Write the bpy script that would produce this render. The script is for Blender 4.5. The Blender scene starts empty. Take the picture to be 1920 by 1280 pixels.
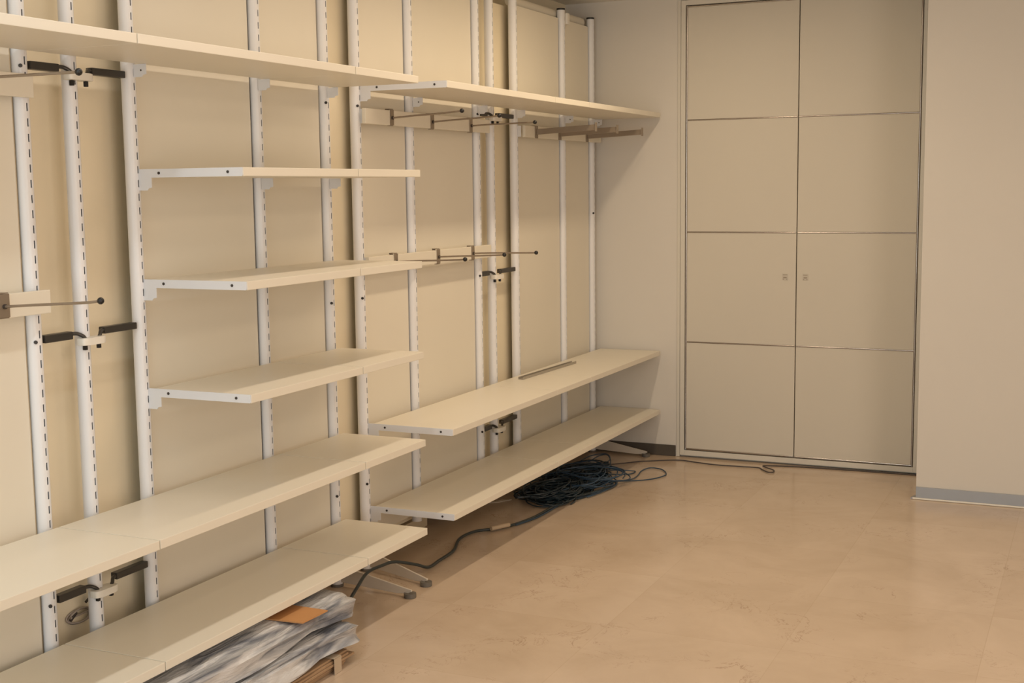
import bpy, bmesh, math, random
from mathutils import Vector, Matrix
random.seed(7)
S = bpy.context.scene
COL = S.collection

# ------------------------------------------------------------------ camera
cam_d = bpy.data.cameras.new('camera')
cam = bpy.data.objects.new('camera', cam_d)
COL.objects.link(cam)
cam_d.sensor_width = 36.0
cam_d.lens = 2423.18 / 1920 * 36.0
cam_d.clip_start = 0.05
R_ = Vector((0.90954293, 0.4154401, -0.01188187))
U_ = Vector((-0.0382546, 0.11215181, 0.99295446))
F_ = Vector((-0.41384567, 0.90268017, -0.11789938))
m = Matrix(((R_.x, U_.x, -F_.x, 2.582468), (R_.y, U_.y, -F_.y, 0.0), (R_.z, U_.z, -F_.z, 1.494125), (0, 0, 0, 1)))
cam.matrix_world = m
S.camera = cam

# ------------------------------------------------------------------ light, exposure
W = bpy.data.worlds.new('world')
S.world = W
W.use_nodes = True
W.node_tree.nodes['Background'].inputs[0].default_value = (0.9, 0.95, 1.0, 1)
W.node_tree.nodes['Background'].inputs[1].default_value = 0.05
S.view_settings.view_transform = 'Standard'
S.view_settings.look = 'None'
S.view_settings.gamma = 1.0
S.view_settings.use_curve_mapping = False
S.view_settings.exposure = 0.06


def area(name, loc, sx, sy, power, color, rot=(0, 0, 0), spread=180):
    d = bpy.data.lights.new(name, 'AREA')
    d.shape = 'RECTANGLE'
    d.size = sx
    d.size_y = sy
    d.energy = power
    d.color = color
    d.spread = math.radians(spread)
    o = bpy.data.objects.new(name, d)
    COL.objects.link(o)
    o.location = loc
    o.rotation_euler = rot
    return o


LIGHTS = [
    # name, location, size x, size y, power, colour, rotation, spread
    # louvred ceiling strip lights running parallel to the shelving
    ('ceiling_strip_light', (0.80, 1.3, 2.47), 0.08, 1.2, 7.0, (0.66, 0.86, 1.0), (0, 0, 0), 162),
    ('ceiling_strip_light', (0.80, 2.75, 2.47), 0.08, 1.2, 4.0, (1.0, 0.85, 0.72), (0, 0, 0), 162),
    ('ceiling_strip_light', (0.80, 4.3, 2.47), 0.08, 1.2, 6.4, (1.0, 0.80, 0.58), (0, 0, 0), 162),
    ('ceiling_strip_light', (0.80, 5.5, 2.47), 0.08, 0.9, 8.2, (1.0, 0.79, 0.54), (0, 0, 0), 176),
    ('ceiling_fill_light', (3.4, 3.4, 2.47), 0.6, 1.2, 19.0, (1.0, 0.79, 0.58), (0, 0, 0), 180),  # added fill lamp for the floor and back wall, no known fixture
    ('ceiling_fill_light', (2.0, 4.2, 2.47), 0.3, 1.2, 6.0, (1.0, 0.80, 0.58), (0, 0, 0), 180),
    # cool daylight from behind the camera; right one an added fill for the recesses
    ('unseen_fill_light', (1.2, -2.5, 1.35), 3.0, 2.0, 52.0, (0.68, 0.88, 1.0), (math.radians(90), 0, 0), 180),
    ('unseen_fill_light', (5.15, 0.2, 1.35), 2.1, 3.0, 66.0, (1.0, 0.86, 0.76), (0, math.radians(90), 0), 180),
]
for L_ in LIGHTS:
    area(*L_)


# ------------------------------------------------------------------ materials
def mat(name, color, rough=0.5, metal=0.0, var=0.0, scale=8.0, bump=0.0, bscale=60.0, spec=0.5, stretch=None):
    M = bpy.data.materials.new(name)
    M.use_nodes = True
    nt = M.node_tree
    b = nt.nodes['Principled BSDF']
    b.inputs['Base Color'].default_value = (*color, 1)
    b.inputs['Roughness'].default_value = rough
    b.inputs['Metallic'].default_value = metal
    b.inputs['Specular IOR Level'].default_value = spec
    if var or bump:
        tc = nt.nodes.new('ShaderNodeTexCoord')
        mp = nt.nodes.new('ShaderNodeMapping')
        nt.links.new(tc.outputs['Object'], mp.inputs[0])
        if stretch:
            mp.inputs['Scale'].default_value = stretch
    if var:
        n = nt.nodes.new('ShaderNodeTexNoise')
        n.inputs['Scale'].default_value = scale
        n.inputs['Detail'].default_value = 4
        nt.links.new(mp.outputs[0], n.inputs['Vector'])
        mx = nt.nodes.new('ShaderNodeMix')
        mx.data_type = 'RGBA'
        mx.inputs[6].default_value = (*[max(0, c * (1 - var)) for c in color], 1)
        mx.inputs[7].default_value = (*[min(1, c * (1 + var)) for c in color], 1)
        nt.links.new(n.outputs['Fac'], mx.inputs[0])
        nt.links.new(mx.outputs[2], b.inputs['Base Color'])
    if bump:
        n2 = nt.nodes.new('ShaderNodeTexNoise')
        n2.inputs['Scale'].default_value = bscale
        n2.inputs['Detail'].default_value = 3
        nt.links.new(mp.outputs[0], n2.inputs['Vector'])
        bp = nt.nodes.new('ShaderNodeBump')
        bp.inputs['Strength'].default_value = bump
        bp.inputs['Distance'].default_value = 0.002
        nt.links.new(n2.outputs['Fac'], bp.inputs['Height'])
        nt.links.new(bp.outputs[0], b.inputs['Normal'])
    return M


M_wall = mat('painted_wall', (0.70, 0.66, 0.60), 0.75,
              var=0.02, scale=3, bump=0.08, bscale=180)
M_wallb = mat('yellowish_plaster', (0.88, 0.785, 0.595), 0.75, var=0.02, scale=3, bump=0.08, bscale=180)
M_ceil = mat('ceiling_paint', (0.80, 0.77, 0.70), 0.8, var=0.02)
M_panel = mat('cream_panel', (0.80, 0.745, 0.63), 0.5, var=0.015, scale=5, bump=0.03, bscale=200)
M_shelf = mat('cream_shelf', (0.83, 0.775, 0.66), 0.42, var=0.015, scale=5)
M_post = mat('white_post', (0.84, 0.84, 0.855), 0.38)
M_brk = mat('white_bracket', (0.78, 0.785, 0.81), 0.5)
M_screw = mat('dark_screw', (0.05, 0.04, 0.035), 0.5)
M_black = mat('black_rubber', (0.012, 0.011, 0.011), 0.4)
M_chan = mat('dark_channel', (0.07, 0.065, 0.06), 0.35, metal=0.6)
M_clamp = mat('white_clamp', (0.84, 0.80, 0.72), 0.4)
M_steel = mat('nickel_steel', (0.31, 0.25, 0.19), 0.38, metal=0.5)
M_rail = mat('cream_rail', (0.79, 0.735, 0.62), 0.42)
M_door = mat('cream_laminate', (0.66, 0.61, 0.52), 0.6, var=0.012, scale=3)
M_frame = mat('door_frame_paint', (0.68, 0.64, 0.56), 0.45)
M_alu = mat('aluminium_strip', (0.40, 0.36, 0.33), 0.24, metal=1.0)
M_handle = mat('beige_handle', (0.60, 0.55, 0.47), 0.5)
M_recess = mat('brownish_recess', (0.36, 0.30, 0.23), 0.6)
M_gap = mat('dark_gap', (0.05, 0.04, 0.03), 0.8)
M_bdark = mat('dark_brown_skirting', (0.085, 0.07, 0.055), 0.5, var=0.08)
M_bgrey = mat('grey_metal_skirting', (0.36, 0.36, 0.37), 0.38, metal=0.4, var=0.03)
M_foot = mat('grey_foot_pad', (0.16, 0.145, 0.125), 0.5)
M_leg = mat('foot_leg_paint', (0.66, 0.60, 0.52), 0.45)
M_cable = mat('dark_blue_cable', (0.012, 0.026, 0.036), 0.42, var=0.3)
M_cableb = mat('blue_cable', (0.03, 0.065, 0.11), 0.45, var=0.3)
M_thick = mat('black_cable', (0.035, 0.045, 0.045), 0.42)
M_thin = mat('brown_cable', (0.07, 0.055, 0.05), 0.5)
M_cord = mat('pale_cord', (0.42, 0.36, 0.32), 0.5)
M_tape = mat('beige_tape', (0.52, 0.40, 0.27), 0.5, var=0.1)
M_card = mat('orange_cardboard', (0.55, 0.27, 0.10), 0.75, var=0.08, scale=14)
M_sheet = mat('brown_cardboard', (0.40, 0.26, 0.15), 0.8, var=0.2, scale=20, stretch=(1, 1, 6))
M_edge = mat('sheet_gap', (0.10, 0.06, 0.035), 0.9)
M_strap = mat('clear_strap', (0.52, 0.42, 0.31), 0.25, var=0.1)
M_pale = mat('pale_tan', (0.66, 0.55, 0.38), 0.6, var=0.05)
M_plate = mat('plate', (0.60, 0.52, 0.42), 0.8)
M_strip = mat('grey_strip', (0.42, 0.38, 0.32), 0.4, metal=0.3)


def film_material(name, dark, light, lo, hi):
    M = bpy.data.materials.new(name)
    M.use_nodes = True
    nt = M.node_tree
    b = nt.nodes['Principled BSDF']
    tc = nt.nodes.new('ShaderNodeTexCoord')
    mp = nt.nodes.new('ShaderNodeMapping')
    mp.inputs['Scale'].default_value = (11, 2.2, 11)
    nt.links.new(tc.outputs['Object'], mp.inputs[0])
    n = nt.nodes.new('ShaderNodeTexNoise')
    n.inputs['Scale'].default_value = 1.6
    n.inputs['Detail'].default_value = 6
    n.inputs['Distortion'].default_value = 0.8
    nt.links.new(mp.outputs[0], n.inputs['Vector'])
    r = nt.nodes.new('ShaderNodeValToRGB')
    r.color_ramp.elements[0].position = lo
    r.color_ramp.elements[0].color = (*dark, 1)
    r.color_ramp.elements[1].position = hi
    r.color_ramp.elements[1].color = (*light, 1)
    nt.links.new(n.outputs['Fac'], r.inputs[0])
    nt.links.new(r.outputs[0], b.inputs['Base Color'])
    b.inputs['Roughness'].default_value = 0.27
    n2 = nt.nodes.new('ShaderNodeTexNoise')
    n2.inputs['Scale'].default_value = 3.0
    n2.inputs['Detail'].default_value = 5
    n2.inputs['Distortion'].default_value = 1.2
    nt.links.new(mp.outputs[0], n2.inputs['Vector'])
    bp = nt.nodes.new('ShaderNodeBump')
    bp.inputs['Strength'].default_value = 0.8
    bp.inputs['Distance'].default_value = 0.012
    nt.links.new(n2.outputs['Fac'], bp.inputs['Height'])
    nt.links.new(bp.outputs[0], b.inputs['Normal'])
    return M


M_film = film_material('clear_film_over_white', (0.16, 0.175, 0.215), (0.66, 0.655, 0.66), 0.32, 0.58)
M_film2 = film_material('clear_film_over_grey', (0.05, 0.055, 0.075), (0.42, 0.38, 0.35), 0.34, 0.66)


def floor_material():
    M = bpy.data.materials.new('polished_marble_tiles')
    M.use_nodes = True
    nt = M.node_tree
    N = nt.nodes.new
    L = nt.links.new
    b = nt.nodes['Principled BSDF']
    tc = N('ShaderNodeTexCoord')
    # per tile tone
    mp = N('ShaderNodeMapping')
    mp.inputs['Location'].default_value = (0.12, 0.17, 0)
    L(tc.outputs['Object'], mp.inputs[0])
    br = N('ShaderNodeTexBrick')
    br.offset = 0.0
    br.inputs['Scale'].default_value = 1.0
    br.inputs['Brick Width'].default_value = 0.60
    br.inputs['Row Height'].default_value = 0.60
    br.inputs['Mortar Size'].default_value = 0.0016
    br.inputs['Mortar Smooth'].default_value = 0.3
    br.inputs['Color1'].default_value = (0.595, 0.465, 0.345, 1)
    br.inputs['Color2'].default_value = (0.64, 0.51, 0.39, 1)
    br.inputs['Mortar'].default_value = (0.57, 0.445, 0.325, 1)
    L(mp.outputs[0], br.inputs['Vector'])
    # clouding
    n = N('ShaderNodeTexNoise')
    n.inputs['Scale'].default_value = 2.6
    n.inputs['Detail'].default_value = 7
    n.inputs['Roughness'].default_value = 0.62
    n.inputs['Distortion'].default_value = 0.5
    L(tc.outputs['Object'], n.inputs['Vector'])
    cr = N('ShaderNodeValToRGB')
    cr.color_ramp.elements[0].position = 0.3
    cr.color_ramp.elements[0].color = (0.90, 0.88, 0.85, 1)
    cr.color_ramp.elements[1].position = 0.7
    cr.color_ramp.elements[1].color = (1.06, 1.06, 1.07, 1)
    L(n.outputs['Fac'], cr.inputs[0])
    mu = N('ShaderNodeMix')
    mu.data_type = 'RGBA'
    mu.blend_type = 'MULTIPLY'
    mu.inputs[0].default_value = 1.0
    L(br.outputs['Color'], mu.inputs[6])
    L(cr.outputs[0], mu.inputs[7])
    # thin reddish-brown veins: ridges of a distorted noise, broken up by a second one
    v = N('ShaderNodeTexNoise')
    v.inputs['Scale'].default_value = 5.5
    v.inputs['Detail'].default_value = 6
    v.inputs['Roughness'].default_value = 0.6
    v.inputs['Distortion'].default_value = 1.5
    L(tc.outputs['Object'], v.inputs['Vector'])
    s = N('ShaderNodeMath'); s.operation = 'SUBTRACT'; s.inputs[1].default_value = 0.5
    L(v.outputs['Fac'], s.inputs[0])
    a = N('ShaderNodeMath'); a.operation = 'ABSOLUTE'
    L(s.outputs[0], a.inputs[0])
    vr = N('ShaderNodeValToRGB')
    vr.color_ramp.elements[0].position = 0.0
    vr.color_ramp.elements[0].color = (1, 1, 1, 1)
    vr.color_ramp.elements[1].position = 0.008
    vr.color_ramp.elements[1].color = (0, 0, 0, 1)
    L(a.outputs[0], vr.inputs[0])
    n3 = N('ShaderNodeTexNoise')
    n3.inputs['Scale'].default_value = 3.3
    n3.inputs['Detail'].default_value = 3
    L(tc.outputs['Object'], n3.inputs['Vector'])
    n3r = N('ShaderNodeValToRGB')
    n3r.color_ramp.elements[0].position = 0.50
    n3r.color_ramp.elements[0].color = (0, 0, 0, 1)
    n3r.color_ramp.elements[1].position = 0.66
    n3r.color_ramp.elements[1].color = (1, 1, 1, 1)
    L(n3.outputs['Fac'], n3r.inputs[0])
    vm = N('ShaderNodeMath'); vm.operation = 'MULTIPLY'
    L(vr.outputs[0], vm.inputs[0])
    L(n3r.outputs[0], vm.inputs[1])
    vm2 = N('ShaderNodeMath'); vm2.operation = 'MULTIPLY'; vm2.inputs[1].default_value = 0.75
    L(vm.outputs[0], vm2.inputs[0])
    mv = N('ShaderNodeMix'); mv.data_type = 'RGBA'
    mv.inputs[7].default_value = (0.27, 0.15, 0.09, 1)
    L(vm2.outputs[0], mv.inputs[0])
    L(mu.outputs[2], mv.inputs[6])
    L(mv.outputs[2], b.inputs['Base Color'])
    b.inputs['Roughness'].default_value = 0.17
    b.inputs['Specular IOR Level'].default_value = 0.5
    bn = N('ShaderNodeTexNoise')
    bn.inputs['Scale'].default_value = 5
    L(tc.outputs['Object'], bn.inputs['Vector'])
    bp = N('ShaderNodeBump')
    bp.inputs['Strength'].default_value = 0.06
    bp.inputs['Distance'].default_value = 0.004
    L(bn.outputs['Fac'], bp.inputs['Height'])
    L(bp.outputs[0], b.inputs['Normal'])
    return M


M_floor = floor_material()


# ------------------------------------------------------------------ mesh helpers
class MB:
    def __init__(self):
        self.bm = bmesh.new()

    def box(self, x0, x1, y0, y1, z0, z1, bev=0.0):
        before = set(self.bm.verts)
        vs = [self.bm.verts.new((x, y, z)) for z in (z0, z1) for y in (y0, y1) for x in (x0, x1)]
        fs = [(0, 2, 3, 1), (4, 5, 7, 6), (0, 1, 5, 4), (2, 6, 7, 3), (1, 3, 7, 5), (0, 4, 6, 2)]
        faces = [self.bm.faces.new([vs[i] for i in f]) for f in fs]
        if bev > 0:
            es = list({e for f in faces for e in f.edges})
            bmesh.ops.bevel(self.bm, geom=es, offset=bev, segments=2, profile=0.6, affect='EDGES', clamp_overlap=True)
        return self

    def prism(self, pts, axis, a0, a1, bev=0.0):
        # pts: 2D outline; axis 1: (x,z) extruded along y; axis 2: (x,y) along z; axis 0: (y,z) along x
        def P(p, a):
            return {0: (a, p[0], p[1]), 1: (p[0], a, p[1]), 2: (p[0], p[1], a)}[axis]
        A = [self.bm.verts.new(P(p, a0)) for p in pts]
        B = [self.bm.verts.new(P(p, a1)) for p in pts]
        n = len(pts)
        fs = [self.bm.faces.new(A), self.bm.faces.new(list(reversed(B)))]
        for i in range(n):
            fs.append(self.bm.faces.new([A[i], B[i], B[(i + 1) % n], A[(i + 1) % n]]))
        if bev > 0:
            es = list({e for f in fs for e in f.edges})
            bmesh.ops.bevel(self.bm, geom=es, offset=bev, segments=2, profile=0.6, affect='EDGES', clamp_overlap=True)
        return self

    def tube(self, pts, r, seg=10, closed=False):
        pts = [Vector(p) for p in pts]
        n = len(pts)
        rings = []
        up = Vector((0, 0, 1))
        prev = None
        for i, p in enumerate(pts):
            if closed:
                t = pts[(i + 1) % n] - pts[i - 1]
            else:
                t = pts[min(i + 1, n - 1)] - pts[max(i - 1, 0)]
            t.normalize()
            if prev is None:
                a = t.cross(up)
                if a.length < 1e-3:
                    a = t.cross(Vector((0, 1, 0)))
            else:
                a = prev - t * prev.dot(t)
                if a.length < 1e-4:
                    a = t.cross(up)
            a.normalize()
            prev = a
            b = t.cross(a)
            rr = r[i] if isinstance(r, (list, tuple)) else r
            rings.append([self.bm.verts.new(p + a * math.cos(2 * math.pi * k / seg) * rr + b * math.sin(2 * math.pi * k / seg) * rr) for k in range(seg)])
        for i in range(n if closed else n - 1):
            A, B = rings[i], rings[(i + 1) % n]
            for k in range(seg):
                self.bm.faces.new([A[k], A[(k + 1) % seg], B[(k + 1) % seg], B[k]])
        if not closed:
            self.bm.faces.new(list(reversed(rings[0])))
            self.bm.faces.new(rings[-1])
        return self

    def cyl(self, c, r, axis, a0, a1, seg=20):
        def P(a):
            return {0: (a, c[0], c[1]), 1: (c[0], a, c[1]), 2: (c[0], c[1], a)}[axis]
        return self.tube([P(a0), P(a1)], r, seg)

    def ball(self, c, r, seg=16):
        bmesh.ops.create_uvsphere(self.bm, u_segments=seg, v_segments=seg // 2, radius=r, matrix=Matrix.Translation(c))
        return self

    def build(self, name, material, parent=None, smooth=False, origin=None):
        bmesh.ops.recalc_face_normals(self.bm, faces=self.bm.faces)
        me = bpy.data.meshes.new(name)
        if origin is not None:
            bmesh.ops.translate(self.bm, verts=self.bm.verts, vec=-Vector(origin))
        self.bm.to_mesh(me)
        self.bm.free()
        me.materials.append(material)
        if smooth:
            for p in me.polygons:
                p.use_smooth = True
            try:
                me.set_sharp_from_angle(angle=math.radians(40))
            except Exception:
                pass
        o = bpy.data.objects.new(name, me)
        COL.objects.link(o)
        if origin is not None:
            o.location = origin
        if parent is not None:
            o.parent = parent
        return o


def tag(o, label, cat, group=None):
    o['label'] = label
    o['category'] = cat
    if group:
        o['group'] = group
    return o


def thing(name, loc, label, cat, group=None):
    o = bpy.data.objects.new(name, None)
    COL.objects.link(o)
    o.empty_display_size = 0.05
    o.location = loc
    return tag(o, label, cat, group)


def struct(o):
    o['kind'] = 'structure'
    return o


def copy_tree(o, parent=None):
    c = o.copy()
    COL.objects.link(c)
    c.parent = parent
    for ch in list(o.children):
        copy_tree(ch, c)
    return c


def spline(pts, n=8):
    P = [Vector(p) for p in pts]
    out = []
    for i in range(len(P) - 1):
        p0 = P[max(i - 1, 0)]; p1 = P[i]; p2 = P[i + 1]; p3 = P[min(i + 2, len(P) - 1)]
        for k in range(n):
            t = k / n
            out.append(0.5 * ((2 * p1) + (-p0 + p2) * t + (2 * p0 - 5 * p1 + 4 * p2 - p3) * t * t + (-p0 + 3 * p1 - 3 * p2 + p3) * t ** 3))
    out.append(P[-1])
    return out


# ------------------------------------------------------------------ setting
D = 6.811      # back wall
XW = -0.19     # real wall behind the shelving
DP = 6.28      # face of the projecting wall on the right
HC = 2.50
XR = 5.2
YF = -2.6
struct(MB().box(XW - 0.1, XR + 0.1, YF - 0.1, D + 0.3, -0.1, 0.0).build('floor', M_floor))
struct(MB().box(XW - 0.1, XR + 0.1, YF - 0.1, D + 0.3, HC, HC + 0.1).build('ceiling', M_ceil))
wl = MB().box(XW - 0.1, XW, YF, D + 0.1, 0, HC)
wl.box(XW, -0.102, YF, 3.95, 0.09, 2.40)      # lining boards that carry the shelving
wl.box(XW, -0.074, 3.95, D - 0.02, 0.09, 2.36)  # stepped forward here only so that the gaps render lighter
struct(wl.build('wall_left', M_wallb))
bw = MB().box(XW, 0.478, D, D + 0.1, 0, HC).box(0.478, 1.83, D, D + 0.1, 2.478, HC)
struct(bw.build('wall_back', M_wall))
rw = MB().prism([(1.812, DP), (XR, DP), (XR, YF), (XR + 0.1, YF), (XR + 0.1, D + 0.1), (1.812, D + 0.1)], 2, 0, HC)
struct(rw.build('wall_right', M_wall))
struct(MB().box(XW, XR, YF - 0.1, YF, 0, HC).build('wall_front', M_wall))
# skirtings
struct(MB().box(XW + 0.001, 0.456, D - 0.010, D - 0.0005, 0.001, 0.062, 0.001).build('baseboard_back', M_bdark))
struct(MB().box(XW + 0.0005, XW + 0.010, YF, D - 0.011, 0.001, 0.060, 0.001).build('baseboard_left', M_bdark))
bb = MB().box(1.812, XR - 0.001, DP - 0.009, DP - 0.0005, 0.006, 0.060, 0.001)
bb.prism([(1.790, DP - 0.016), (1.812, DP - 0.009), (1.812, DP + 0.05), (1.806, DP + 0.05)], 2, 0.001, 0.010)  # sliver added past the corner, standing in for the shadow there
struct(bb.build('baseboard_right', M_bgrey))
struct(MB().box(1.798, XR - 0.001, DP - 0.016, DP - 0.0095, 0.001, 0.009, 0.002).build('trim_1', M_clamp))

# the double cupboard door in the back wall
door = thing('door_1', (1.113, D, 0), 'tall cream double cupboard door with eight panels and thin metal strips', 'door')
struct(door)
del door['category']


def part(mb, name, material, root, smooth=False):
    o = mb.build(name, material, None, smooth)
    o.parent = root
    o.matrix_parent_inverse = Matrix.Identity(4)
    o.location = Vector(o.location) - root_world(root)
    return o


def root_world(o):
    v = Vector(o.location)
    while o.parent is not None:
        o = o.parent
        v += Vector(o.location)
    return v


XL, XM, XD = 0.5106, 1.1135, 1.7264
ZB, ZT = 0.0443, 2.4443
fr = MB().box(0.482, XL - 0.003, D - 0.012, D + 0.02, 0.012, 2.475, 0.001)
fr.box(XD + 0.003, 1.812, D - 0.012, D + 0.02, 0.012, 2.475, 0.001)
fr.box(XL - 0.003, XD + 0.003, D - 0.012, D + 0.02, ZT + 0.004, 2.475, 0.001)
fr.box(XL - 0.003, XD + 0.003, D - 0.012, D + 0.02, 0.012, ZB - 0.004, 0.001)
part(fr, 'door_frame', M_frame, door)
part(MB().box(0.479, 1.812, D + 0.02, D + 0.04, 0.001, 2.478), 'cupboard_backing', M_frame, door)
part(MB().box(0.462, 0.479, D - 0.006, D + 0.02, 0.001, 2.478, 0.002), 'side_trim', M_frame, door)


def half_round(mb, p0, p1, w, h, n=8):
    # half-round strip on the door face between two points (x,z)
    dx, dz = p1[0] - p0[0], p1[1] - p0[1]
    l = math.hypot(dx, dz)
    nx, nz = -dz / l, dx / l
    A, B = [], []
    for k in range(n + 1):
        t = math.pi * k / n
        o, d = math.cos(t) * w / 2, math.sin(t) * h
        A.append(mb.bm.verts.new((p0[0] + nx * o, D - 0.010 - d, p0[1] + nz * o)))
        B.append(mb.bm.verts.new((p1[0] + nx * o, D - 0.010 - d, p1[1] + nz * o)))
    for k in range(n):
        mb.bm.faces.new([A[k], B[k], B[k + 1], A[k + 1]])
    mb.bm.faces.new([A[0], A[n], B[n], B[0]])
    mb.bm.faces.new(list(reversed(A)))
    mb.bm.faces.new(B)


for (xa, xb, hx, lab) in ((XL, XM - 0.0011, 1.056, 'left'), (XM + 0.0011, XD, 1.163, 'right')):
    leaf = part(MB().box(xa + 0.003, xb, D - 0.010, D + 0.014, ZB, ZT, 0.001), 'door_leaf', M_door, door)
    for k in (1, 2, 3):
        s = MB()
        z = ZB + 0.6 * k
        half_round(s, (xa + 0.004, z), (xb - 0.001, z), 0.008, 0.003)
        part(s, 'metal_strip', M_alu, leaf, True)
    s = MB()
    half_round(s, (xa + 0.004, ZB + 0.004), (xb - 0.001, ZB + 0.004), 0.009, 0.003)
    part(s, 'metal_strip', M_alu, leaf, True)
    s = MB()
    half_round(s, (xa + 0.004, ZT - 0.004), (xb - 0.001, ZT - 0.004), 0.009, 0.003)
    part(s, 'metal_strip', M_alu, leaf, True)
    xe = xa + 0.004 if lab == 'left' else xb - 0.004
    s = MB()
    half_round(s, (xe, ZB), (xe, ZT), 0.010, 0.004)
    part(s, 'metal_strip', M_alu, leaf, True)
    h = MB().box(hx - 0.015, hx + 0.015, D - 0.0125, D - 0.0095, 0.994, 1.028, 0.002)
    hh = part(h, 'handle', M_handle, leaf)
    g = MB().box(hx - 0.011, hx + 0.011, D - 0.0132, D - 0.0122, 1.020, 1.0235)
    g.box(hx - 0.009, hx + 0.009, D - 0.0132, D - 0.0122, 1.004, 1.0115, 0.001)
    g.box(hx - 0.011, hx - 0.006, D - 0.0132, D - 0.0122, 0.997, 1.001)
    g.box(hx + 0.006, hx + 0.011, D - 0.0132, D - 0.0122, 0.997, 1.001)
    part(g, 'finger_recess', M_recess, hh)

# ------------------------------------------------------------------ slotted posts
PY = [2.600, 2.780, 3.019, 3.642, 4.058, 4.277, 4.691, 5.310, 5.461, 5.727, 6.333, 6.756]
RT = 0.021
TOPZ = 2.41


def post_mesh(z0=0.004):
    mb = MB()
    hw = 0.0026 / RT
    angs = [-hw, hw] + [hw + (2 * math.pi - 2 * hw) * k / 22 for k in range(1, 22)]
    zs = [z0]
    k = 3 if z0 < 0.05 else 4
    slots = []
    while 0.04 * k < 2.37:
        zs += [0.04 * k - 0.0105, 0.04 * k + 0.0105]
        slots.append(len(zs) - 2)
        k += 1
    zs.append(TOPZ - 0.006)
    n = len(angs)
    for rad, inner in ((RT, False), (RT - 0.0018, True)):
        first = [mb.bm.verts.new((rad * math.cos(a), rad * math.sin(a), zs[0])) for a in angs]
        last = [mb.bm.verts.new((rad * math.cos(a), rad * math.sin(a), zs[-1])) for a in angs]
        # front column, with the slots left open
        colv = [(first[0], first[1])] + [(mb.bm.verts.new((rad * math.cos(-hw), rad * math.sin(-hw), z)), mb.bm.verts.new((rad * math.cos(hw), rad * math.sin(hw), z))) for z in zs[1:-1]] + [(last[0], last[1])]
        for i in range(len(zs) - 1):
            if i not in slots:
                mb.bm.faces.new([colv[i][0], colv[i][1], colv[i + 1][1], colv[i + 1][0]])
        if inner:
            for i in slots:
                for q in (0, 1):
                    a, b = outer[i][q], outer[i + 1][q]
                    mb.bm.faces.new([a, b, colv[i + 1][q], colv[i][q]])
                mb.bm.faces.new([outer[i][0], outer[i][1], colv[i][1], colv[i][0]])
                mb.bm.faces.new([outer[i + 1][0], outer[i + 1][1], colv[i + 1][1], colv[i + 1][0]])
        outer = colv
        for k in range(1, n):
            A, B = first[k], first[(k + 1) % n]
            C2, D2 = last[(k + 1) % n], last[k]
            ra = [A]
            if k == 1:
                face = [A, B, C2, D2] + [colv[i][1] for i in range(len(zs) - 2, 0, -1)]
            elif k == n - 1:
                face = [A] + [colv[i][0] for i in range(0, len(zs))] + [D2]
            else:
                face = [A, B, C2, D2]
            # long n-gons next to the slots are split into quads for clean shading
            if len(face) > 4:
                if k == 1:
                    side = [mb.bm.verts.new((B.co.x, B.co.y, z)) for z in zs[1:-1]]
                    L_ = [A] + [colv[i][1] for i in range(1, len(zs) - 1)] + [D2]
                    R2 = [B] + side + [C2]
                else:
                    side = [mb.bm.verts.new((A.co.x, A.co.y, z)) for z in zs[1:-1]]
                    L_ = [A] + side + [D2]
                    R2 = [colv[i][0] for i in range(len(zs))]
                for i in range(len(zs) - 1):
                    mb.bm.faces.new([L_[i], R2[i], R2[i + 1], L_[i + 1]])
            else:
                mb.bm.faces.new(face)
    return mb


def cap_mesh():
    return MB().cyl((0, 0), RT + 0.001, 2, TOPZ - 0.006, TOPZ + 0.003, 24)


def leg_mesh():
    mb = MB()
    mb.prism([(0.012, 0.018), (0.27, 0.010), (0.315, 0.014), (0.333, 0.022), (0.333, 0.029), (0.012, 0.083)], 1, -0.004, 0.004, 0.001)
    return mb


POSTG = 'slotted posts of the wall shelving'
post_labels = [
    'round slotted post nearest the left edge, behind the ends of two stub rails',
    'round slotted post in the middle of the left open gap, carrying white clamps',
    'round slotted post at the left end of the three stepped middle shelves',
    'round slotted post rising behind the middle of the three stepped shelves',
    'round slotted post on the left side of the narrow dark gap in mid wall',
    'round slotted post on the right side of the narrow dark gap, starting the far shelves',
    'round slotted post behind the rails with ball-tipped arms, between two far panels',
    'round slotted post at the left side of the far open gap, near the rail ends',
    'round slotted post in the middle of the far open gap, with small clamps',
    'round slotted post at the right side of the far open gap',
    'round slotted post between the last two panels, holding the top tube clamp',
    'last round slotted post, at the far corner beside the back wall',
]
screws = {0: (1.826, 1.100, 0.373), 4: (1.809, 1.080, 0.352), 5: (1.809, 1.080, 0.352), 7: (1.826, 1.098, 0.375), 10: (), 11: (1.35, 0.42)}
proto = thing('slotted_post', (-RT, PY[0], 0), post_labels[0], 'post', POSTG)
tube0 = post_mesh().build('post_tube', M_post, proto, True)
cap0 = cap_mesh().build('end_cap', M_black, proto, True)
base0 = MB().cyl((0, 0), RT + 0.004, 2, 0.0005, 0.010, 24).build('base_ring', M_foot, proto, True)
posts = []
short_mesh = None
for i, y in enumerate(PY):
    p = proto if i == 0 else copy_tree(proto)
    p.location = (-RT, y, 0)
    p['label'] = post_labels[i]
    if i in (3, 6, 7, 8, 9, 10):      # intermediate posts hang on the panels and stop above the floor
        for ch in list(p.children):
            if ch.name.startswith('post_tube'):
                if short_mesh is None:
                    tmp = post_mesh(0.10).build('post_tube_short', M_post, None, True)
                    short_mesh = tmp.data
                    bpy.data.objects.remove(tmp)
                ch.data = short_mesh
            elif ch.name.startswith('base_ring'):
                bpy.data.objects.remove(ch)
    posts.append(p)
TAB_ANG = -0.62
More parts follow.
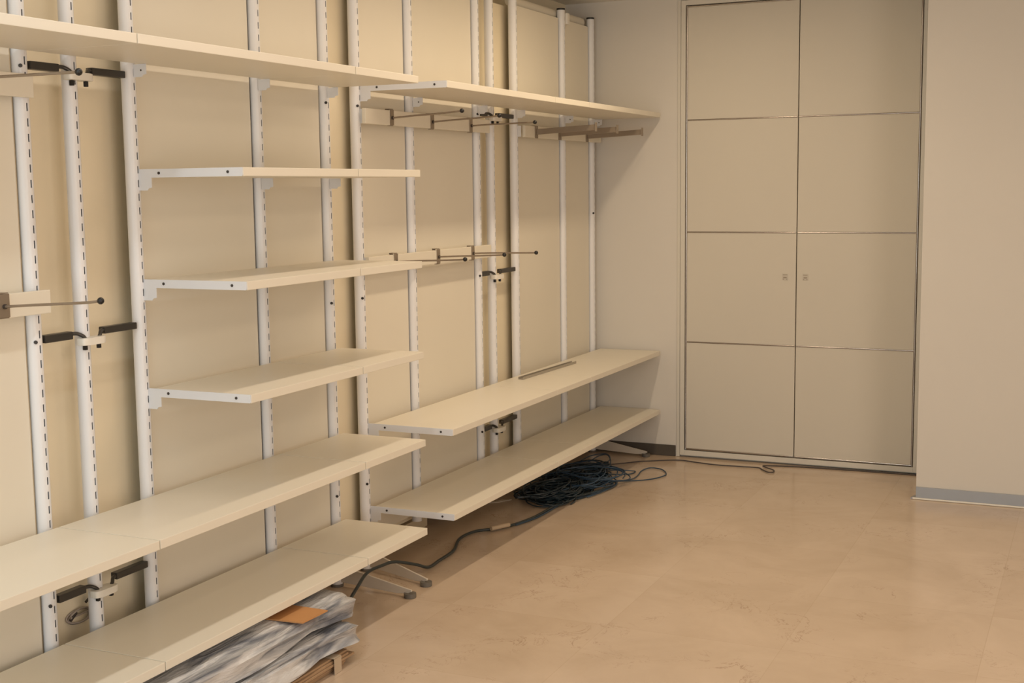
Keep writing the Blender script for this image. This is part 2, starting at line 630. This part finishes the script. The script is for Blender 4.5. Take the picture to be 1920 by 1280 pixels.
for i, zz in screws.items():
    for z in zz:
        cx, cy = math.cos(TAB_ANG), math.sin(TAB_ANG)
        sc = MB().tube([(cx * (RT - 0.002), cy * (RT - 0.002), z), (cx * (RT + 0.004), cy * (RT + 0.004), z)], 0.005, 12)
        sc.build('screw', M_black, posts[i], True)
# feet seen under the shelves
for i, skew in ((4, -0.018), (5, -0.095), (11, -0.016)):
    lg = leg_mesh().build('foot_leg', M_leg, posts[i])
    lg.rotation_euler = (0, 0, math.atan2(skew + 0.004 * 0, 0.33))
    if i == 5:
        lg.location = (0, 0, 0)
    pad = MB().cyl((0.305 + RT, 0), 0.023, 2, 0.0008, 0.017, 24).build('foot_pad', M_foot, lg, True)

# ------------------------------------------------------------------ back panels
panels = [
    ((1.99, PY[0]), 'tall cream wall panel at the far left edge, behind the two stub rails'),
    ((PY[2], PY[3]), 'wide cream wall panel behind the left half of the stepped shelves'),
    ((PY[3], PY[4]), 'cream wall panel behind the right half of the stepped shelves, left of the dark gap'),
    ((PY[5], PY[6]), 'cream wall panel just right of the narrow dark gap'),
    ((PY[6], PY[7]), 'wide cream wall panel behind the ball-tipped arms, left of the far open gap'),
    ((PY[9], PY[10]), 'wide cream wall panel just right of the far open gap'),
    ((PY[10], PY[11]), 'narrow last cream wall panel beside the back corner'),
]
for (a, b), lab in panels:
    o = MB().box(-0.041, -0.024, a + 0.014 - (0.03 if a < 2 else 0), b - 0.029, 0.13, 2.362, 0.001).build('wall_panel', M_panel, None)
    tag(o, lab, 'panel', 'cream panels between the posts')

# tube along the top of the far two panels
tr = thing('top_tube', (-0.058, 5.75, 2.386), 'horizontal cream tube along the top of the last two panels', 'tube')
tb = MB()
pr = [(-0.058 + 0.013 * math.cos(t), 2.386 + 0.023 * math.sin(t)) for t in [2 * math.pi * k / 20 for k in range(20)]]
tb.prism(pr, 1, PY[9] + 0.024, PY[11] - 0.024)
part(tb, 'tube', M_rail, tr, True)
cl = MB().box(-0.044, 0.006, PY[10] + 0.0225, PY[10] + 0.055, 2.335, 2.392, 0.004)
part(cl, 'clamp_plate', M_clamp, tr)

# ------------------------------------------------------------------ shelves
TH = 0.0248
DEP = 0.371


def arm_plate(y, thick=0.003, inset=0.0):
    mb = MB()
    mb.prism([(0.0, -inset), (0.0, -0.062), (0.030, -0.062), (0.034, -0.056), (0.046, -0.054), (0.046, -TH), (DEP - 0.004 - inset, -TH), (DEP - 0.001 - inset, -TH + 0.003), (DEP - 0.001 - inset, -0.001 - inset), (DEP - 0.004 - inset, -inset)], 1, y - thick / 2, y + thick / 2)
    return mb


def tab_plate(y):
    mb = MB()
    mb.prism([(0.0, -TH - 0.0005), (0.0, -0.062), (0.030, -0.062), (0.034, -0.056), (0.046, -0.054), (0.046, -TH - 0.0005)], 1, y - 0.0015, y + 0.0015)
    return mb


def shelf(y0, y1, z, lab, group, mids=(), left=True, right=True, x0=0.022):
    t = thing('wall_shelf', (0, y0, z), lab, 'shelf', group)
    seam = min(abs(y0 - v) for v in (PY[0] + 0.004, PY[3], PY[7], PY[9])) < 0.001
    ya = y0 + ((0.0028 if seam else 0.0045) if left else 0.001)
    yb = y1 - 0.001
    if right:
        yb = y1 - 0.002
    MB().box(x0, DEP, ya - y0, yb - y0, -TH, 0, 0.0015).build('shelf_board', M_shelf, t)
    if left:
        b = arm_plate(0.0012, 0.002, 0.004) if seam else arm_plate(0.0025).build('bracket', M_brk, t)
        for sx, sz in (() if seam else ((0.075, -0.012), (0.320, -0.012))):
            MB().cyl((sx, sz), 0.0042, 1, -0.0008, 0.0012, 12).build('screw', M_screw, b, True)
    if right:
        ry = y1 - y0 - 0.012
        tab_plate(ry).build('bracket', M_brk, t)
    for my in mids:
        tb = tab_plate(my - y0 + 0.0).build('bracket', M_brk, t)
        MB().cyl((0.028, -0.043), 0.0028, 1, my - y0 - 0.0023, my - y0 - 0.0013, 10).build('screw', M_screw, tb, True)
    return t


ZTOP, Z322, Z535, Z745, Z815, Z971 = 1.888, 1.5614, 1.2388, 0.9132, 0.5924, 0.2635
G1 = 'long left run shelves'
nm = {ZTOP: 'high top shelf seen from below', Z815: 'second lowest shelf', Z971: 'lowest shelf'}
for z in (ZTOP, Z815, Z971):
    t = {ZTOP: 'cream %s of the high shelf seen from below', Z815: 'cream %s of the second-lowest left shelf', Z971: 'cream %s of the lowest left shelf, just above the floor'}[z]
    shelf(1.99, PY[0] + 0.004, z, t % 'board cut by the left edge', G1, left=False, right=False)
    shelf(PY[0] + 0.004, PY[3], z, t % 'long middle board', G1, mids=(PY[2],))
    shelf(PY[3], PY[4] + 0.006, z, t % 'short right end board', G1, right=True)
G2 = 'stepped middle shelves'
for z, w in ((Z322, 'top'), (Z535, 'middle'), (Z745, 'bottom')):
    shelf(PY[2], PY[3], z, 'cream board forming the left part of the %s stepped shelf, white end bracket showing' % w, G2)
    shelf(PY[3], PY[4] + 0.006, z, 'short cream board forming the right part of the %s stepped shelf' % w, G2)
G3 = 'far right run shelves'
for z, w in ((ZTOP, 'high far shelf above the arms'), (0.5905, 'upper low far shelf'), (0.262, 'far shelf above the cable pile')):
    shelf(PY[5], PY[7], z, 'cream left board of the %s, with white end bracket' % w, G3, mids=(PY[6],))
    shelf(PY[7], PY[9], z, 'short cream middle board of the %s' % w, G3, left=True)
    shelf(PY[9], 6.781, z, 'cream right board of the %s, reaching the back wall' % w, G3, mids=(PY[10], PY[11]), right=False)


# ------------------------------------------------------------------ display rails with their clamped arms
def rail(y0, y1, z0, z1, lab):
    t = thing('display_rail', (0.0, y0, z0), lab, 'rail', 'flat cream display rails')
    MB().box(0.018, 0.034, 0, y1 - y0, 0, z1 - z0, 0.002).build('rail_bar', M_rail, t)
    return t


def rail_hook(t, y, y0, z0, z1):
    MB().box(0.0, 0.018, y - y0 - 0.002, y - y0 + 0.002, 0.002, z1 - z0 - 0.002).build('rail_hook', M_brk, t)


r1 = rail(1.99, 2.592, 1.742, 1.802, 'short cream rail end high at the left edge, under the top shelf'); rail_hook(r1, PY[0] - 0.03, 1.99, 1.742, 1.802)
r2 = rail(1.99, 2.612, 1.178, 1.240, 'cream rail end at mid height on the left edge, carrying one clamp'); rail_hook(r2, PY[0], 1.99, 1.178, 1.240)
r3 = rail(4.26, 5.345, 1.182, 1.238, 'mid-height cream rail in line with the middle stepped shelf'); rail_hook(r3, PY[5], 4.26, 1.182, 1.238); rail_hook(r3, PY[7], 4.26, 1.182, 1.238)
r4 = rail(4.26, 5.345, 1.742, 1.800, 'high cream rail with three ball-tipped arms under the far top shelf'); rail_hook(r4, PY[5], 4.26, 1.742, 1.8); rail_hook(r4, PY[7], 4.26, 1.742, 1.8)
r5 = rail(5.74, 6.77, 1.736, 1.792, 'high cream rail with three flat bars beside the back corner'); rail_hook(r5, PY[9], 5.74, 1.736, 1.792); rail_hook(r5, PY[11], 5.74, 1.736, 1.792)


def ball_arm(y, zc, tipz, lab, group, hh=0.030, w=0.025, tipx=0.342):
    t = thing('hanging_arm', (0.034, y, zc), lab, 'hanger arm', group)
    c = MB()
    c.box(0.0005, 0.004, -w / 2, w / 2, -hh, hh)
    c.box(-0.021, 0.0005, -w / 2, w / 2, hh + 0.0005, hh + 0.003)
    c.box(-0.0215, -0.0185, -w / 2, w / 2, hh - 0.014, hh + 0.003)
    c.box(-0.012, 0.0005, -w / 2, w / 2, -hh - 0.003, -hh - 0.0005)
    c.build('clamp', M_steel, t)
    L = tipx - 0.034
    dz = tipz - zc
    pts = [(0.004, 0, -0.002), (0.10, 0, dz * 0.22), (0.20, 0, dz * 0.50), (L * 0.86, 0, dz * 0.74), (L * 0.95, 0, dz * 0.88), (L - 0.002, 0, dz)]
    MB().tube(spline(pts, 6), 0.0036, 10).build('rod', M_steel, t, True)
    MB().ball((L, 0, dz), 0.0088).build('ball_tip', M_black, t, True)
    MB().cyl((0, -0.002), 0.0065, 0, 0.003, 0.009, 14).build('weld_collar', M_screw, t, True)
    return t


GB = 'ball-tipped hanging arms'
ball_arm(2.447, 1.211, 1.232, 'steel hanging arm with black ball tip at mid height on the left edge', GB, w=0.036, tipx=0.355)
ball_arm(2.330, 1.770, 1.770 + 0.0, 'steel hanging arm with black ball tip high at the left edge, clamp out of frame', GB, w=0.036, tipx=0.43)
for y, a, lab in ((4.462, (1.212, 1.223), 'left arm of the mid-height rail, its clamp half hidden by the stepped shelf'), (4.822, (1.212, 1.222), 'middle arm of the mid-height rail, steel with black ball tip'), (5.150, (1.210, 1.214), 'right arm of the mid-height rail, reaching furthest over the far open gap')):
    ball_arm(y, a[0], a[1], lab, GB)
for y, a, lab in ((4.455, (1.773, 1.788), 'left ball-tipped steel arm of the high far rail'), (4.790, (1.771, 1.785), 'middle ball-tipped steel arm of the high far rail'), (5.150, (1.769, 1.773), 'right ball-tipped steel arm of the high far rail')):
    ball_arm(y, a[0], a[1], lab, GB)


def flat_arm(y, lab):
    t = thing('flat_hanging_bar', (0.034, y, 1.764), lab, 'hanger bar', 'flat hanging bars near the back corner')
    c = MB().box(0.0005, 0.005, -0.015, 0.015, -0.030, 0.030)
    c.box(-0.021, 0.0005, -0.018, 0.018, 0.0285, 0.031).box(-0.0215, -0.0185, -0.018, 0.018, 0.016, 0.031)
    c.build('clamp', M_steel, t)
    b = MB().box(0.005, 0.315, -0.006, 0.006, -0.013, 0.014, 0.001)
    b.build('bar', M_steel, t).rotation_euler = (0, -0.045, 0)
    MB().box(0.311, 0.315, -0.012, 0.012, -0.006, 0.037, 0.001).build('end_stop', M_steel, t)
    return t


flat_arm(5.870, 'left flat steel hanging bar of the three near the back corner')
flat_arm(6.170, 'middle flat steel hanging bar of the three near the back corner')
flat_arm(6.553, 'right flat steel hanging bar, furthest of the three near the back corner')


# ------------------------------------------------------------------ wall ties across the two open gaps
def tie(a, b, c, z, lab):
    t = thing('post_connector', (-0.020, b, z), lab, 'connector', 'dark connectors across the open gaps')
    ya, yc = a - b, c - b
    MB().box(-0.010, 0.014, ya + 0.026, -0.050, -0.012, 0.010, 0.003).build('dark_channel', M_chan, t)
    MB().box(-0.010, 0.014, 0.075, yc - 0.028, -0.010, 0.010, 0.003).build('dark_channel', M_chan, t)
    MB().tube(spline([(0.006, -0.052, 0.003), (0.012, -0.034, 0.002), (0.020, -0.020, -0.006), (0.022, -0.014, -0.014)], 5), 0.0055, 10).build('bent_hook', M_chan, t, True)
    MB().tube(spline([(0.006, 0.078, 0.001), (0.012, 0.060, 0.0), (0.020, 0.048, -0.008), (0.022, 0.042, -0.014)], 5), 0.0055, 10).build('bent_hook', M_chan, t, True)
    pts = []
    for k in range(24):
        an = 2 * math.pi * k / 24
        pts.append((0.030 + 0.020 * math.copysign(abs(math.cos(an)) ** 0.5, math.cos(an)) - 0.006, 0.008 + 0.046 * math.copysign(abs(math.sin(an)) ** 0.6, math.sin(an))))
    MB().prism(pts, 2, -0.031, -0.011, 0.003).build('clamp_block', M_clamp, t, True)
    for by in (-0.014, 0.040):
        MB().box(0.016, 0.026, by - 0.005, by + 0.005, -0.046, -0.031, 0.0015).build('bolt', M_black, t)


for (a, b, c, w) in ((PY[0], PY[1], PY[2], 'left'), (PY[7], PY[8], PY[9], 'far')):
    for z, h in ((1.832, 'highest dark connector with white clamp across the %s open gap, under the top shelf'), (1.104, 'mid-height dark connector with white clamp across the %s open gap'), (0.380, 'lowest dark connector with white clamp across the %s open gap, behind the low shelves')):
        tie(a, b, c, z, h % w)

# ------------------------------------------------------------------ loose objects on and under the shelves
st = MB()
st.prism([(-0.013, 0), (0.013, 0), (0.013, 0.012), (0.011, 0.012), (0.011, 0.002), (-0.011, 0.002), (-0.011, 0.012), (-0.013, 0.012)], 1, -0.31, 0.31)
so = st.build('metal_channel', M_strip, None)
so.location = (0.100, 5.845, 0.5908)
so.rotation_euler = (0, 0, math.radians(-2.2))
tag(so, 'thin grey metal channel lying along the back of the upper low far shelf', 'metal strip')

# pale cord hanging in the left gap
pc = thing('coiled_cord', (-0.092, 2.80, 0.272), 'small pale coiled cord with a dark plug in the left open gap', 'cord')
lp = []
for k in range(60):
    a = 2 * math.pi * k / 24
    lp.append((0.006 * math.sin(a * 1.7), -0.012 + (0.045 + 0.004 * math.sin(a * 0.6)) * math.cos(a), 0.0 + (0.020 + 0.003 * math.cos(a * 0.7)) * math.sin(a)))
lp += [(0.0, 0.05, 0.005), (0.0, 0.075, -0.002), (-0.005, 0.09, -0.004)]
MB().tube(lp, 0.0028, 8).build('cord', M_cord, pc, True)
MB().tube([(0.004, -0.055, -0.002), (0.004, -0.030, 0.016)], 0.005, 10).build('plug', M_screw, pc, True)
MB().tube([(0.004, 0.010, 0.034), (0.004, 0.032, 0.046)], 0.004, 10).build('plug', M_screw, pc, True)

# cable pile under the lowest far shelf
rnd = random.Random(11)
mb = MB()


def loop_pts(cx, cy, rx, ry, rot, z, turns, jit, n=26):
    P = []
    ph = rnd.random() * 6.28
    w1, w2 = rnd.random() * 6.28, rnd.random() * 6.28
    for k in range(int(n * turns)):
        a = ph + 2 * math.pi * k / n
        s = 1 + jit * math.sin(2 * a + w1) + jit * 0.6 * math.sin(3 * a + w2)
        x, y = rx * s * math.cos(a), ry * s * math.sin(a)
        P.append((cx + x * math.cos(rot) - y * math.sin(rot), cy + x * math.sin(rot) + y * math.cos(rot), max(0.004, z + 0.012 * math.sin(a * 1.3 + w2))))
    return P


for k in range(120):
    f = rnd.random()
    cy = 5.60 + 0.62 * f + rnd.gauss(0, 0.03)
    cx = 0.175 + 0.03 * math.sin(f * 5) + rnd.gauss(0, 0.022)
    r = 0.135 - 0.03 * f
    z = 0.006 + 0.055 * rnd.random() * (1 - 0.5 * f)
    mb.tube(loop_pts(cx, cy, r * rnd.uniform(0.35, 1.05), r * rnd.uniform(0.7, 1.7), rnd.gauss(0, 0.35), z, 1.7, 0.12), 0.0033, 5)
pile = thing('cable_pile', (0, 0, 0), 'tangled pile of dark blue cable on the floor under the lowest far shelf', 'cable')
mb.build('cable_tangle', M_cable, pile, True)
mb = MB()
for k in range(16):
    cy = rnd.uniform(5.72, 6.22)
    cx = rnd.uniform(0.20, 0.29)
    mb.tube(loop_pts(cx, cy, rnd.uniform(0.08, 0.15), rnd.uniform(0.12, 0.22), rnd.gauss(0, 0.5), 0.02 + 0.05 * rnd.random(), 1.2, 0.2), 0.0030, 6)
for P in (
    [(0.30, 5.95, 0.03), (0.38, 6.02, 0.02), (0.44, 6.12, 0.006), (0.52, 6.20, 0.005), (0.555, 6.32, 0.005), (0.50, 6.43, 0.005), (0.43, 6.45, 0.005), (0.41, 6.36, 0.006), (0.43, 6.22, 0.006), (0.42, 6.10, 0.012), (0.33, 5.96, 0.03)],
    [(0.25, 6.20, 0.03), (0.33, 6.31, 0.012), (0.385, 6.33, 0.006), (0.37, 6.24, 0.008), (0.30, 6.12, 0.03)],
    [(0.10, 6.35, 0.02), (0.14, 6.44, 0.05), (0.20, 6.42, 0.06), (0.24, 6.33, 0.03), (0.18, 6.22, 0.03)],
    [(0.05, 6.30, 0.02), (0.08, 6.46, 0.04), (0.16, 6.50, 0.05), (0.215, 6.40, 0.04), (0.20, 6.25, 0.03)],
    [(0.36, 5.70, 0.008), (0.39, 5.85, 0.008), (0.40, 6.00, 0.01), (0.355, 6.08, 0.02), (0.30, 6.02, 0.03)],
    [(0.24, 5.60, 0.01), (0.32, 5.66, 0.006), (0.365, 5.80, 0.006), (0.36, 5.95, 0.01), (0.30, 5.98, 0.03)],
):
    mb.tube(spline(P, 8), 0.0030, 6)
mb.build('loose_loops', M_cableb, pile, True)

# black cable running along the floor and over the feet
P = [(0.30, 3.50, 0.012), (0.235, 3.66, 0.012), (0.185, 3.78, 0.02), (0.16, 3.90, 0.055), (0.135, 4.02, 0.079), (0.140, 4.12, 0.080), (0.152, 4.20, 0.074), (0.186, 4.30, 0.040), (0.204, 4.37, 0.012), (0.194, 4.48, 0.008),
     (0.182, 4.63, 0.008), (0.124, 4.80, 0.008), (0.131, 4.93, 0.008), (0.188, 5.00, 0.008), (0.238, 5.09, 0.008), (0.273, 5.25, 0.008), (0.279, 5.48, 0.008), (0.290, 5.63, 0.008), (0.325, 5.74, 0.008), (0.376, 5.90, 0.008), (0.372, 6.02, 0.012), (0.31, 6.10, 0.03)]
o = MB().tube(spline(P, 8), 0.0062, 10).build('floor_cable', M_thick, None, True)
tag(o, 'thick black cable snaking along the floor, over the two shelf feet', 'cable')
P2 = [(p[0] + 0.012, p[1] + 0.015, 0.006) for p in P[14:]]
o = MB().tube(spline(P2, 8), 0.0035, 8).build('floor_cable', M_cableb, None, True)
tag(o, 'thin blue cable beside the black cable, running from the tape into the cable pile', 'cable')
o = MB().tube(spline([(0.19, 4.975, 0.0155), (0.215, 5.02, 0.0165), (0.235, 5.065, 0.0155)], 5), [0.010] * 11, 12)
o = o.build('tape_wrap', M_tape, None, True)
tag(o, 'beige tape wrapped round the black cable on the floor', 'tape')
o = MB().prism([(-0.045, 5.44), (-0.005, 5.47), (0.03, 5.54), (-0.01, 5.52)], 2, 0.0008, 0.004).build('base_plate', M_plate, None)  # pale base plate of the post in the far open gap
tag(o, 'small pale paper at a post foot on the floor under the lowest far shelf', 'plate')

P = [(0.20, 6.36, 0.02), (0.255, 6.50, 0.006), (0.34, 6.60, 0.004), (0.50, 6.695, 0.004), (0.60, 6.680, 0.004), (0.72, 6.655, 0.004), (0.85, 6.66, 0.004), (0.955, 6.665, 0.004),
     (0.985, 6.63, 0.004), (1.030, 6.575, 0.005), (1.055, 6.575, 0.006), (1.050, 6.62, 0.007), (0.995, 6.675, 0.007), (0.975, 6.70, 0.008), (1.02, 6.735, 0.005), (1.15, 6.765, 0.004), (1.40, 6.782, 0.004), (1.60, 6.786, 0.004), (1.80, 6.788, 0.004)]
o = MB().tube(spline(P, 8), 0.0032, 8).build('floor_cable', M_thin, None, True)
tag(o, 'thin brown cable running from the pile along the foot of the cupboard door', 'cable')
o = MB().box(-0.178, -0.120, 4.74, 4.965, 0.0008, 0.052, 0.003).build('pale_block', M_pale, None)  # pale block standing in for an unidentified pale patch at the skirting
tag(o, 'pale block lying at the skirting behind the first far shelf bracket', 'board')


# wrapped bundles under the lowest left shelf
def bundle(x0, x1, z0, z1, y0, y1, droop, seed, waves=0.006, skew=0.0, lo=0.0, hi=1.0):
    r = random.Random(seed)
    mb = MB()
    ns, na = 44, 36
    ph = [r.random() * 6.28 for _ in range(8)]
    rings = []
    for i in range(ns + 1):
        u = i / ns
        y = y0 + (y1 - y0) * u
        e = 1.0
        if u > 0.9:
            e = math.sqrt(max(0.0, 1 - ((u - 0.9) / 0.1) ** 2)) * 0.92 + 0.08
        dz = -droop * max(0, (y - 3.40) / (y1 - 3.40)) ** 1.2
        cx, cz = (x0 + x1) / 2 + skew * (u - 0.5), (z0 + z1) / 2 + dz
        bulge = 1 + 0.16 * math.exp(-((u - 0.94) / 0.04) ** 2) - 0.07 * math.exp(-((u - 0.80) / 0.03) ** 2)
        ring = []
        for k in range(na):
            a = 2 * math.pi * k / na
            c, s = math.cos(a), math.sin(a)
            px = math.copysign(abs(c) ** 0.55, c) * (x1 - x0) / 2
            pz = math.copysign(abs(s) ** 0.55, s) * (z1 - z0) / 2
            w = waves * (math.sin(5 * a + 3 * u + ph[0]) + 0.7 * math.sin(9 * a - 6 * u + ph[1]) + 0.5 * math.sin(14 * a + 11 * u + ph[2]) + 0.6 * math.sin(3 * a + 17 * u + ph[3]))
            f = e * bulge * (1 + w / 0.08)
            ring.append(mb.bm.verts.new((cx + px * f, y, min(hi + min(0, dz), max(lo + dz, cz + pz * f)))))
        rings.append(ring)
    for i in range(ns):
        for k in range(na):
            mb.bm.faces.new([rings[i][k], rings[i][(k + 1) % na], rings[i + 1][(k + 1) % na], rings[i + 1][k]])
    mb.bm.faces.new(list(reversed(rings[0])))
    mb.bm.faces.new(rings[-1])
    return mb


def bband(x0, x1, z0, z1, y, w=0.045):
    pts = []
    for k in range(40):
        a = 2 * math.pi * k / 40
        c, s = math.cos(a), math.sin(a)
        pts.append(((x0 + x1) / 2 + math.copysign(abs(c) ** 0.55, c) * (x1 - x0) / 2, (z0 + z1) / 2 + math.copysign(abs(s) ** 0.55, s) * (z1 - z0) / 2))
    return MB().prism(pts, 1, y - w / 2, y + w / 2)


GW = 'plastic-wrapped bundles under the lowest left shelf'
b1 = thing('wrapped_bundle', (0, 0, 0), 'lower front plastic-wrapped bundle, lying on the stack of brown sheets', 'bundle', GW)
bundle(0.235, 0.452, 0.054, 0.126, 2.1, 3.50, 0.030, 3, lo=0.053, hi=0.127).build('film_wrap', M_film, b1, True)
b2 = thing('wrapped_bundle', (0, 0, 0), 'upper plastic-wrapped bundle with rounded end, the cardboard flap on top', 'bundle', GW)
bundle(0.19, 0.425, 0.130, 0.203, 2.1, 3.53, 0.012, 5, lo=0.1285, hi=0.2065).build('film_wrap', M_film, b2, True)
b3 = thing('wrapped_bundle', (0, 0, 0), 'dark plastic-wrapped bundle furthest back, at the bottom left', 'bundle', GW)
bundle(0.03, 0.165, 0.008, 0.190, 2.1, 3.30, 0.0, 9, lo=0.002).build('film_wrap', M_film2, b3, True)

cf = MB().prism([(-0.02, 3.105), (0.06, 3.10), (0.445, 3.135), (0.452, 3.262), (0.02, 3.262)], 2, 0.2075, 0.2115)
o = cf.build('cardboard_flap', M_card, None)
tag(o, 'orange-brown cardboard flap lying on the upper wrapped bundle', 'cardboard')

cs = thing('sheet_stack', (0, 0, 0), 'strapped stack of brown sheets on the floor beneath the wrapped bundles', 'sheets')
rr = random.Random(4)
z = 0.001
for k in range(6):
    e = rr.uniform(-0.012, 0.014)
    e2 = rr.uniform(-0.02, 0.03)
    MB().box(0.19, 0.446 + e, 2.2, 3.38 + e2, z, z + 0.0072, 0.001).build('brown_sheet', M_sheet, cs)
    z += 0.0083
sp = MB()
sp.box(0.4615, 0.463, 3.275, 3.315, 0.001, 0.0515)
sp.box(0.30, 0.463, 3.275, 3.315, 0.0508, 0.0520)
sp.build('strap', M_strap, cs)
